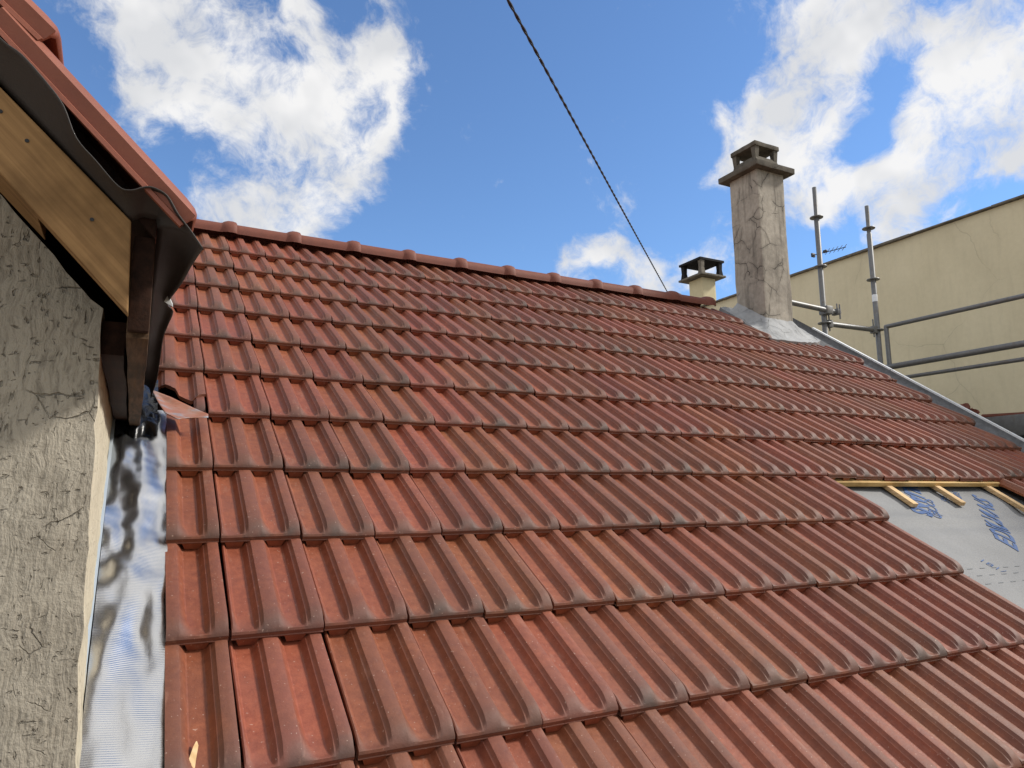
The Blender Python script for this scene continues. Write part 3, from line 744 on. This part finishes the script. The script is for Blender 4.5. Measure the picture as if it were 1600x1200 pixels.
# ------------------------------------------------------------------ dormer on the left
dor = empty('dormer', (-0.87, 0.6, 0.3), 'dormer with grey pitted front wall, pale rake board and loose brown membrane', 'dormer')
DF = -0.10                                       # front face
DP = math.tan(R(46.5))
def topz(x): return 0.822 + (-0.271 - x)*1.055
XM = -0.87
# front wall with a rough top edge
def front():
    vs, fs = [], []; nx, nz = 60, 70
    for j in range(nz+1):
        for i in range(nx+1):
            f = i/nx; z0 = -0.9
            x = -1.475 + f*(1.475-0.262)
            zt = topz(x) if x > XM else topz(2*XM-x)
            zt += 0.010*noise.noise((x*18, 1, 2)) + 0.006*noise.noise((x*55, 4, 2))
            z = z0 + (zt-z0)*j/nz
            xr = x - (f**6)*0.0125*max(0.0, min(1, (z-0.05)/0.75)) + (f**8)*0.006*max(0, min(1, (0.2-z)/0.3))
            p = Vector((xr, DF, z)); p.y += 0.006*noise.noise(p*11) + 0.0028*noise.noise(p*45)
            if i == nx: p.x += 0.004*noise.noise(p*22) + 0.003*noise.noise(p*70)
            vs.append(p)
    for j in range(nz):
        for i in range(nx): a = j*(nx+1)+i; fs.append((a, a+1, a+nx+2, a+nx+1))
    n0 = len(vs)
    for i in range(nx+1):                        # top thickness
        p = vs[nz*(nx+1)+i]; vs.append(Vector((p.x, p.y+0.15, p.z)))
    for i in range(nx): a = nz*(nx+1)+i; fs.append((a, a+1, n0+i+1, n0+i))
    return pyd('front_wall', vs, fs, M_DWALL, dor, 60), [vs[j*(nx+1)+nx] for j in range(nz+1)]
fw, edge = front()
# cheek (right side), cream render
vs, fs = [], []; ny = 40; nz = len(edge)-1
for j, e in enumerate(edge):
    for i in range(ny+1):
        f = i/ny; y = e.y + (1.75-e.y)*f
        x = e.x*(1-f) + (-0.284)*f if f > 0.02 else e.x
        zz = e.z if j < nz else e.z
        p = Vector((x, y, zz)); p.x += 0.0028*noise.noise(p*21)*(1 if i else 0)
        vs.append(p)
for j in range(nz):
    for i in range(ny): a = j*(ny+1)+i; fs.append((a, a+1, a+ny+2, a+ny+1))
pyd('cheek_wall', vs, fs, M_CHEEK, dor, 60)
pyd('cheek_wall', [(-1.475, DF, -0.9), (-1.475, 1.75, -0.9), (-1.475, 1.75, 0.82), (-1.475, DF, 0.82)], [(0, 1, 2, 3)], M_CHEEK, dor)
# roof deck of the dormer
EX, EZ = -0.205, 0.868                           # eave corner of the deck underside
def dz(x): return EZ + (EX - x)*DP
y0d = -0.345
vs = [(EX, y0d, EZ), (XM, y0d, dz(XM)), (2*XM-EX, y0d, EZ), (EX, y0d, EZ+0.03), (XM, y0d, dz(XM)+0.03), (2*XM-EX, y0d, EZ+0.03),
      (EX, 1.25, EZ), (XM, 2.45, dz(XM)), (2*XM-EX, 1.25, EZ), (EX, 1.25, EZ+0.03), (XM, 2.45, dz(XM)+0.03), (2*XM-EX, 1.25, EZ+0.03)]
pyd('roof_deck', vs, [(0, 1, 4, 3), (1, 2, 5, 4), (6, 7, 10, 9), (7, 8, 11, 10), (0, 1, 7, 6), (1, 2, 8, 7), (3, 4, 10, 9), (4, 5, 11, 10), (0, 3, 9, 6), (2, 5, 11, 8)], M_DARKW2, dor)
# pale rake board
YB = -0.36
P = [(-0.2370, 0.8849), (-0.2321, 0.7523), (-0.3914-0.4787+0.0, 0.9234+0.4787*1.075), (XM, 1.0428+0.4684*0.96)]
P = [(-0.2370, 0.8849), (-0.2321, 0.7523), (-0.3914, 0.9234), (XM, 0.9234+(0.87-0.3914)*1.03), (XM, 1.0428+(0.87-0.4016)*1.0), (-0.4016, 1.0428)]
def prism(name, poly, y0, y1, mat, parent, bev=0.002):
    k = len(poly); vs = [(x, y0, z) for x, z in poly] + [(x, y1, z) for x, z in poly]
    fs = [tuple(range(k)), tuple(range(k, 2*k))] + [(i, (i+1) % k, k+(i+1) % k, k+i) for i in range(k)]
    o = pyd(name, vs, fs, mat, parent)
    if bev:
        m = o.modifiers.new('b', 'BEVEL'); m.width = bev; m.segments = 2; m.limit_method = 'ANGLE'
    return o
prism('rake_board', P, YB, YB+0.026, M_PALE, dor)
prism('rake_board', [(2*XM-x, z) for x, z in P], YB, YB+0.026, M_PALE, dor)
for x_, f_ in ((-0.398, 0.28), (-0.366, 0.30), (-0.284, 0.42)):
    zt_, zb_ = 0.8849+(-0.2370-x_)*0.96, 0.7523+(-0.2321-x_)*1.05; z_ = zt_*(1-f_)+zb_*f_
    tube('nail_hole', [(x_, YB-0.0012, z_), (x_, YB+0.01, z_)], 0.0026, M_GAP, dor, 10)  # flush black discs, for the dark inside the nail holes
# short sheathing block behind the board, dark cavity boards
prism('sheathing_block', [(-0.362, 0.915), (-0.60, 1.165), (-0.60, 1.26), (-0.362, 1.02)], -0.30, -0.12, M_PALE, dor)
# eave boards running back to the roof
def eave_board(name, x0, x1, z0, z1, ya, yb, mat):
    bm = bmesh.new(); add_box(bm, (x0, ya, z0), (x1, yb, z1), 0.002)
    bmesh.ops.subdivide_edges(bm, edges=[e for e in bm.edges if e.calc_length() > 0.5], cuts=16)
    for v in bm.verts: v.co += Vector((0.003*noise.noise((0, v.co.y*4, x0*9)), 0, 0.003*noise.noise((3, v.co.y*5, x0*9))))
    return bmobj(name, bm, mat, dor, 40)
eave_board('eave_board', -0.2335, -0.2045, 0.727, 0.872, -0.318, 1.10, M_DARKW)
eave_board('eave_board_dark_end', -0.2325, -0.2055, 0.735, 0.873, -0.335, -0.3185, M_DARKW2)  # front end of the eave board, split off in darker wood for shade
eave_board('eave_board', -0.2745, -0.2385, 0.742, 0.80, -0.085, 1.10, M_DARKW2)
# loose membrane draped over rake and eave
OUT = [(-0.87, 1.60), (-0.62, 1.335), (-0.50, 1.20), (-0.44, 1.13), (-0.3986, 1.0844), (-0.3733, 1.0679), (-0.3429, 1.0361), (-0.3231, 1.0099), (-0.3057, 0.9692), (-0.282, 0.9432), (-0.2539, 0.9132), (-0.2387, 0.9108), (-0.2239, 0.9183), (-0.2123, 0.9197), (-0.1945, 0.9113), (-0.1787, 0.8865), (-0.162, 0.866)]
OUT = [Vector((x, -0.41, z)) for x, z in OUT]
EAVE = [(-0.1456,-0.410,0.8432),(-0.1532,-0.300,0.8500),(-0.1607,-0.150,0.8597),(-0.1744,0.050,0.8740),(-0.1613,0.120,0.8768),(-0.1666,0.250,0.8740),(-0.1704,0.400,0.8754),(-0.1695,0.620,0.8597),(-0.1690,0.900,0.8503),(-0.1778,1.150,0.8298)]
def board_top(x): return 0.8849 + (-0.2370-x)*0.985
INN = []
for p in OUT:
    x = min(p.x, -0.205); z = board_top(x) + 0.002
    if p.x > -0.23: z = 0.896
    INN.append(Vector((x, -0.352, z)))
for k, p in enumerate(EAVE): INN.append(Vector((-0.204, max(-0.352, p[1]), 0.888 if p[1] < 0.9 else 0.875)))
ALL = OUT + [Vector(p) for p in EAVE]
def cat(pts, sub=4):
    r = []
    for i in range(len(pts)-1):
        p0, p1, p2, p3 = pts[max(i-1, 0)], pts[i], pts[i+1], pts[min(i+2, len(pts)-1)]
        for s in range(sub):
            t = s/sub; r.append(0.5*((2*p1) + (p2-p0)*t + (2*p0-5*p1+4*p2-p3)*t*t + (3*p1-p0-3*p2+p3)*t**3))
    return r + [pts[-1]]
tip = len(OUT)
oa = cat(ALL[:tip+1]) + cat(ALL[tip:])[1:]; ia = cat(INN[:tip+1]) + cat(INN[tip:])[1:]
vs, fs = [], []; T = 8
for a, b in zip(oa, ia):
    for t in range(T+1):
        f = t/T; p = a.lerp(b, f)
        s = math.sin(math.pi*f)
        p += Vector((0.006*s if a.y > -0.40 else 0, -0.006*s if a.y < -0.39 else 0, 0.008*s))
        p += noise.noise_vector(p*14)*0.003*s
        vs.append(p)
for i in range(len(oa)-1):
    for t in range(T): a = i*(T+1)+t; fs.append((a, a+1, a+T+2, a+T+1))
mb = pyd('membrane', vs, fs, M_MEMB, dor, 70); mb['label'] = 'loose dark brown membrane hanging from the dormer eave'
md = mb.modifiers.new('t', 'SOLIDIFY'); md.thickness = 0.0012
tv = [(-0.1650, 0.060, 0.8715), (-0.1810, 0.058, 0.8800), (-0.1745, 0.056, 0.8945), (-0.1665, 0.065, 0.880)]
tv = [CAM + (Vector(p)-CAM)*0.965 for p in tv]
o = pyd('membrane_tear', tv, [(0, 1, 2), (0, 2, 3)], M_MEMBW, dor)
md = o.modifiers.new('t', 'SOLIDIFY'); md.thickness = 0.001
# verge tiles along the rake
SL = Vector((-math.cos(R(46.5)), 0, math.sin(R(46.5)))); SN = Vector((math.sin(R(46.5)), 0, math.cos(R(46.5))))
corner = Vector((-0.164, -0.405, 0.884))
def verge(start, length, lift):
    prof = [(0.0, -0.030), (0.0, -0.024), (0.004, -0.022), (0.002, -0.014), (-0.002, -0.004), (0.004, 0.004), (0.014, 0.009), (0.030, 0.010), (0.10, 0.008), (0.20, 0.008), (0.20, -0.006), (0.016, -0.006), (0.008, -0.012), (0.008, -0.030)]
    vs, fs = [], []; st = [(0.0, -0.9), (0.004, -0.45), (0.012, -0.15), (0.03, 0.0), (length*0.5, 0.0), (length, 0.0)]
    k = len(prof)
    for s, drop in st:
        o_ = start + SL*s + SN*(lift*(1-s/length))
        for y, n in prof: vs.append(o_ + Vector((0, y, 0)) + SN*(n + (drop*0.012 if n > 0 else 0)))
    for j in range(len(st)-1):
        for i in range(k): a = j*k+i; b = j*k+(i+1) % k; fs.append((a, b, b+k, a+k))
    fs.append(tuple(range(k))); fs.append(tuple(range((len(st)-1)*k, len(st)*k)))
    return pyd('verge_tile', vs, fs, M_VERGE, dor, 50)
for q in range(4): verge(corner + SL*(0.308*q - (0.02 if q else 0)), 0.34 if q < 3 else 0.30, 0.034 if q else 0.012)
# field tiles on the slope that faces the main roof
DM = Matrix(((0, SL.x, SN.x, 0), (1, 0, 0, 0), (0, SL.z, SN.z, 0), (0, 0, 0, 1)))
for rr in range(3):
    for c_ in range(13):
        p = Vector((-0.162, -0.19 + c_*TW, 0.889)) + SL*(rr*0.31 + 0.055)
        if p.y + 0.10 > 1.12 + rr*0.32: continue
        o = bpy.data.objects.new('roof_tile', TILE); col.objects.link(o); o.parent = dor
        o.matrix_parent_inverse = Matrix.Translation(-Vector(dor.location)); o.matrix_basis = Matrix.Translation(p + SN*0.004) @ DM
vs = []
for y in (-0.40, 2.4):
    for k in range(9):
        t = math.pi*k/8; vs.append((XM-0.10*math.cos(t), y, dz(XM)+0.05+0.07*math.sin(t)))
pyd('ridge_tile', vs, [(i, i+1, i+10, i+9) for i in range(8)] + [tuple(range(9)), tuple(range(9, 18))], M_RIDGE, dor, 50)
lo = Vector((2*XM+0.164, -0.405, 0.884)); SL2 = Vector((-SL.x, 0, SL.z)); SN2 = Vector((-SN.x, 0, SN.z))
vs = [lo+SN2*.0, lo+SL2*1.02, lo+SL2*1.02+Vector((0, 2.75, 0)), lo+Vector((0, 1.6, 0))]
vs = vs + [p+SN2*0.022 for p in vs]
pyd('left_slope_covering', vs, F6, M_RIDGE, dor)

# ------------------------------------------------------------------ beige building on the right
bb = empty('beige_building', (11.5, 1.5, GROUND_Z), 'tall beige rendered building with a plain blank wall behind the scaffold', 'building')
BX, BT = 7.5, 3.425
vs, fs = [], []; ny, nz = 60, 24; ya, yb = -9.0, 9.5
for j in range(nz+1):
    for i in range(ny+1):
        p = Vector((BX, ya+(yb-ya)*i/ny, GROUND_Z+(BT-GROUND_Z)*j/nz)); p.x += 0.015*noise.noise(p*0.6); vs.append(p)
for j in range(nz):
    for i in range(ny): a = j*(ny+1)+i; fs.append((a, a+1, a+ny+2, a+ny+1))
k = len(vs)
vs += [(BX+8, ya, GROUND_Z), (BX+8, yb, GROUND_Z), (BX+8, ya, BT), (BX+8, yb, BT)]
fs += [(0, k, k+2, nz*(ny+1)), (ny, k+1, k+3, nz*(ny+1)+ny), (k, k+1, k+3, k+2)]
pyd('wall', vs, fs, M_BEIGE, bb, 60)
yy = ya
while yy < yb:                                   # thin coping of overlapping pieces
    L = random.uniform(0.8, 1.1)
    box('coping', (BX-0.045, yy, BT+0.001+random.uniform(-.004, .004)), (BX+0.35, yy+L-0.004, BT+0.024+random.uniform(-.004, .004)), M_CONC, bb, 0.006); yy += L
box('flat_roof', (BX+0.36, ya, BT-0.25), (BX+8, yb, BT-0.2), M_CONC, bb, 0)
# its small chimney with a dark cowl
sx0, sx1, sy0, sy1 = 7.53, 7.80, 6.893, 7.205
sc_ = roughbox('chimney', (sx0, sy0, 3.2), (sx1, sy1, 3.925), M_CREAM, bb, 0.008, 0.002); sc_['label'] = 'small cream chimney with black cowl behind the ridge'
mx_, my_ = (sx0+sx1)/2, (sy0+sy1)/2
roughbox('crown_slab', (sx0-0.118, sy0-0.118, 3.930), (sx1+0.118, sy1+0.118, 3.962), M_CONC, sc_, 0.006, 0.002)
for a in (-1, 1):
    for b_ in (-1, 1):
        px, py = mx_+a*0.185, my_+b_*0.20
        vs = []
        for z, r in ((3.963, 0.042), (4.06, 0.030), (4.185, 0.036)):
            for q, w in ((-1, -1), (1, -1), (1, 1), (-1, 1)): vs.append((px+q*r, py+w*r, z))
        pyd('cowl_post', vs, [(0, 1, 2, 3), (8, 9, 10, 11)] + [(q*4+i, q*4+(i+1) % 4, q*4+4+(i+1) % 4, q*4+4+i) for q in (0, 1) for i in range(4)], M_CONC if a < 0 and b_ < 0 else M_DARKC, sc_)  # front corner post pale, the other three dark
e = 0.25
vs = [(mx_-e, my_-e, 4.18), (mx_+e, my_-e, 4.18), (mx_+e, my_+e, 4.18), (mx_-e, my_+e, 4.18), (mx_-e, my_-e, 4.215), (mx_+e, my_-e, 4.215), (mx_+e, my_+e, 4.215), (mx_-e, my_+e, 4.215),
      (mx_-.1, my_-.1, 4.275), (mx_+.1, my_-.1, 4.275), (mx_+.1, my_+.1, 4.275), (mx_-.1, my_+.1, 4.275)]
pyd('cowl_slab', vs, [(0, 1, 2, 3), (0, 1, 5, 4), (1, 2, 6, 5), (2, 3, 7, 6), (3, 0, 4, 7), (4, 5, 9, 8), (5, 6, 10, 9), (6, 7, 11, 10), (7, 4, 8, 11), (8, 9, 10, 11)], M_DARKC, sc_)

# TV aerial on the beige building
an = empty('tv_aerial', (7.86, 4.95, BT-0.2), 'thin black television aerial poking up behind the left scaffold pole', 'aerial')
tube('mast', [(7.86, 4.97, BT-0.2), (7.86, 4.97, 3.86)], 0.015, M_BLACK, an, 10)
tube('boom', [(7.86, 5.10, 3.765), (7.86, 4.56, 3.715)], 0.006, M_BLACK, an, 8)
box('clamp', (7.845, 4.85, 3.738), (7.875, 4.905, 3.775), M_BLACK, an, 0.005)
box('reflector', (7.83, 5.06, 3.735), (7.89, 5.085, 3.79), M_BLACK, an, 0.005)
for q in range(5):
    y = 4.58 + q*0.065; z = 3.717 + (y-4.56)*0.093
    tube('element', [(7.86-0.05, y, z-0.05), (7.86+0.05, y, z+0.05)], 0.0035, M_BLACK, an, 6)

# ------------------------------------------------------------------ scaffold between the two houses
sf = empty('scaffold', (5.8, 2.0, GROUND_Z), 'galvanised tube scaffold with guard rails in front of the beige wall', 'scaffold')
def standard(x, y, top, zs, dx=0.0):
    s = tube('standard', [(x, y, GROUND_Z), (x, y, top-0.30), (x, y, top-0.29), (x, y, top)], [0.0242, 0.0242, 0.0195, 0.0195], M_GALV, sf, 18)
    for z in zs:
        lathe('rosette', [(0.024, -0.006), (0.060, -0.005), (0.062, 0.0), (0.060, 0.005), (0.024, 0.006)], (x, y, z), M_GALV, s, 20)
    return s
s1 = standard(5.446, 3.05, 3.447, (3.142, 2.65, 2.10, 1.6))
s2 = standard(6.205, 3.05, 3.400, (3.162, 2.627, 2.11, 1.6))
for (x, y, t, zs) in ((5.446, 0.48, 1.2, (1.1, 0.6)), (5.446, -2.1, 1.2, (1.1, 0.6)), (6.205, 0.48, 2.3, (2.11, 1.6)), (6.205, -2.1, 2.3, (2.11, 1.6))): standard(x, y, t, zs)
lathe('sleeve', [(0.0255, 0), (0.0255, 0.07)], (6.205, 3.05, 2.40), M_ZINC, s2, 18)
tube('ledger', [(4.95, 3.005, 2.232), (5.565, 3.005, 2.207)], 0.0242, M_GALV, sf, 16)
tube('ledger', [(5.50, 3.05, 2.098), (6.15, 3.05, 2.108)], 0.0242, M_GALV, sf, 16)
box('coupler', (5.405, 2.975, 2.175), (5.49, 3.075, 2.255), M_GALV, sf, 0.012)
box('coupler', (5.540, 2.965, 2.18), (5.585, 3.045, 2.24), M_GALV, sf, 0.012)
tube('coupler_bolt', [(5.563, 2.968, 2.135), (5.566, 2.968, 2.275)], 0.007, M_GALV, sf, 8)
tube('coupler_bolt', [(5.551, 2.985, 2.24), (5.551, 2.985, 2.285)], 0.006, M_GALV, sf, 8)
box('wedge_head', (5.478, 3.022, 2.062), (5.535, 3.078, 2.135), M_GALV, sf, 0.008)
box('wedge_head', (6.120, 3.022, 2.072), (6.178, 3.078, 2.145), M_GALV, sf, 0.008)
box('wedge', (5.505, 3.045, 2.03), (5.517, 3.055, 2.235), M_GALV, sf, 0.002)
box('wedge', (6.138, 3.045, 2.035), (6.150, 3.055, 2.215), M_GALV, sf, 0.002)
tube('guard_post', [(6.10, 2.885, 1.55), (6.10, 2.885, 2.10)], 0.021, M_GALV, sf, 14)
tube('guard_rail', [(6.10, 2.895, 2.098), (6.10, 0.5, 2.082), (6.10, -2.2, 2.08)], 0.0205, M_GALV, sf, 14)
tube('guard_rail', [(6.10, 2.97, 1.706), (6.10, 0.5, 1.700), (6.10, -2.2, 1.70)], 0.0275, M_GALV, sf, 16)
tube('guard_rail', [(6.10, 2.83, 1.585), (6.10, 0.5, 1.568), (6.10, -2.2, 1.56)], 0.0175, M_GALV, sf, 14)
bm = bmesh.new()
for q in range(2):
    add_box(bm, (5.50+q*0.30, -2.2, 1.052), (5.79+q*0.30, 2.0, 1.075), 0.003)
o = bmobj('deck_plank', bm, M_GALV, sf, 40)
box('deck_beam', (5.492, -2.2, 0.925), (5.502, 2.0, 1.078), M_GALV, sf, 0.002)
box('deck_beam', (6.09, -2.2, 0.925), (6.10, 2.0, 1.078), M_GALV, sf, 0.002)
box('deck_underside', (5.53, -2.2, 0.86), (6.07, 1.95, 0.905), M_DARKW2, sf, 0.003)  # dark slab below the deck, drawn for its dark underside

# clay debris left on the deck
bm = bmesh.new(); bmesh.ops.create_icosphere(bm, subdivisions=3, radius=0.055)
for v in bm.verts:
    n_ = 0.6 + 0.7*noise.noise(v.co*14) + 0.35*noise.noise(v.co*40); v.co = Vector((v.co.x*0.8, v.co.y*1.35, v.co.z*0.95))*n_*1.5
    if v.co.y > 0.01: v.co.z *= 1.3
    v.co.z = max(v.co.z, -0.072)
o = bmobj('clay_rubble', bm, M_RIDGE, None, 35); o.location = (5.58, 1.90, 1.150)
tag(o, 'lump of broken red clay lying on the scaffold deck', 'rubble')
bm = bmesh.new(); add_box(bm, (-0.11, -0.20, 0.0), (0.11, 0.20, 0.016), 0.005)
for q in (-0.05, 0.06): add_box(bm, (q-0.018, -0.19, 0.014), (q+0.018, 0.19, 0.028), 0.006)
o = bmobj('loose_tile', bm, M_RIDGE, None, 40); o.location = (5.66, 1.62, 1.078); o.rotation_euler = (R(2), 0, R(8))
tag(o, 'loose red roof tile lying flat on the scaffold deck', 'tile')

# ------------------------------------------------------------------ overhead cable
P0 = Vector((0.885, 0.626, 2.27)); P1 = Vector((4.921, 4.609, 2.718)); dr = P1-P0
A = P0 - dr*1.6; B = P0 + dr*1.637
L = (B-A).length; nn = 900; ax = dr.normalized(); e1 = ax.cross(Vector((0, 0, 1))).normalized(); e2 = e1.cross(ax)
bm = bmesh.new()
for ph in (0, math.pi):
    pts = []
    for i in range(nn+1):
        f = i/nn; s = f*L; th = 2*math.pi*s/0.165 + ph
        pts.append(A.lerp(B, f) + (e1*math.cos(th)+e2*math.sin(th))*0.0030 - Vector((0, 0, 0.03*math.sin(math.pi*f))))
    add_tube(bm, pts, 0.0040, 6)
o = bmobj('overhead_cable', bm, M_BLACK, None, 60); tag(o, 'black twisted pair cable crossing the sky down to the ridge', 'cable')

# wood splinter on the lowest tiles
sp0 = rp(-0.415*TW, 0.105*TH, 0.017)
vs = []
for v, w, n_ in ((-0.03, 0.0055, 0.004), (0.01, 0.0060, 0.005), (0.034, 0.0042, 0.006), (0.044, 0.0008, 0.006)):
    for a in (-1, 1):
        for t in (0.0, 0.003): vs.append(rp(-0.418*TW + a*w + (0.005*v/0.04) + (0.003 if v > .03 else 0), 0.12*TH + v, 0.0115 + n_ + t))
fs = []
for j in range(3):
    b0 = j*4; fs += [(b0, b0+2, b0+6, b0+4), (b0+1, b0+3, b0+7, b0+5), (b0, b0+1, b0+5, b0+4), (b0+2, b0+3, b0+7, b0+6)]
fs += [(0, 1, 3, 2), (12, 13, 15, 14)]
o = pyd('wood_splinter', vs, fs, M_CBATT, None); tag(o, 'pale splinter of wood lying on the bottom left tile', 'splinter')
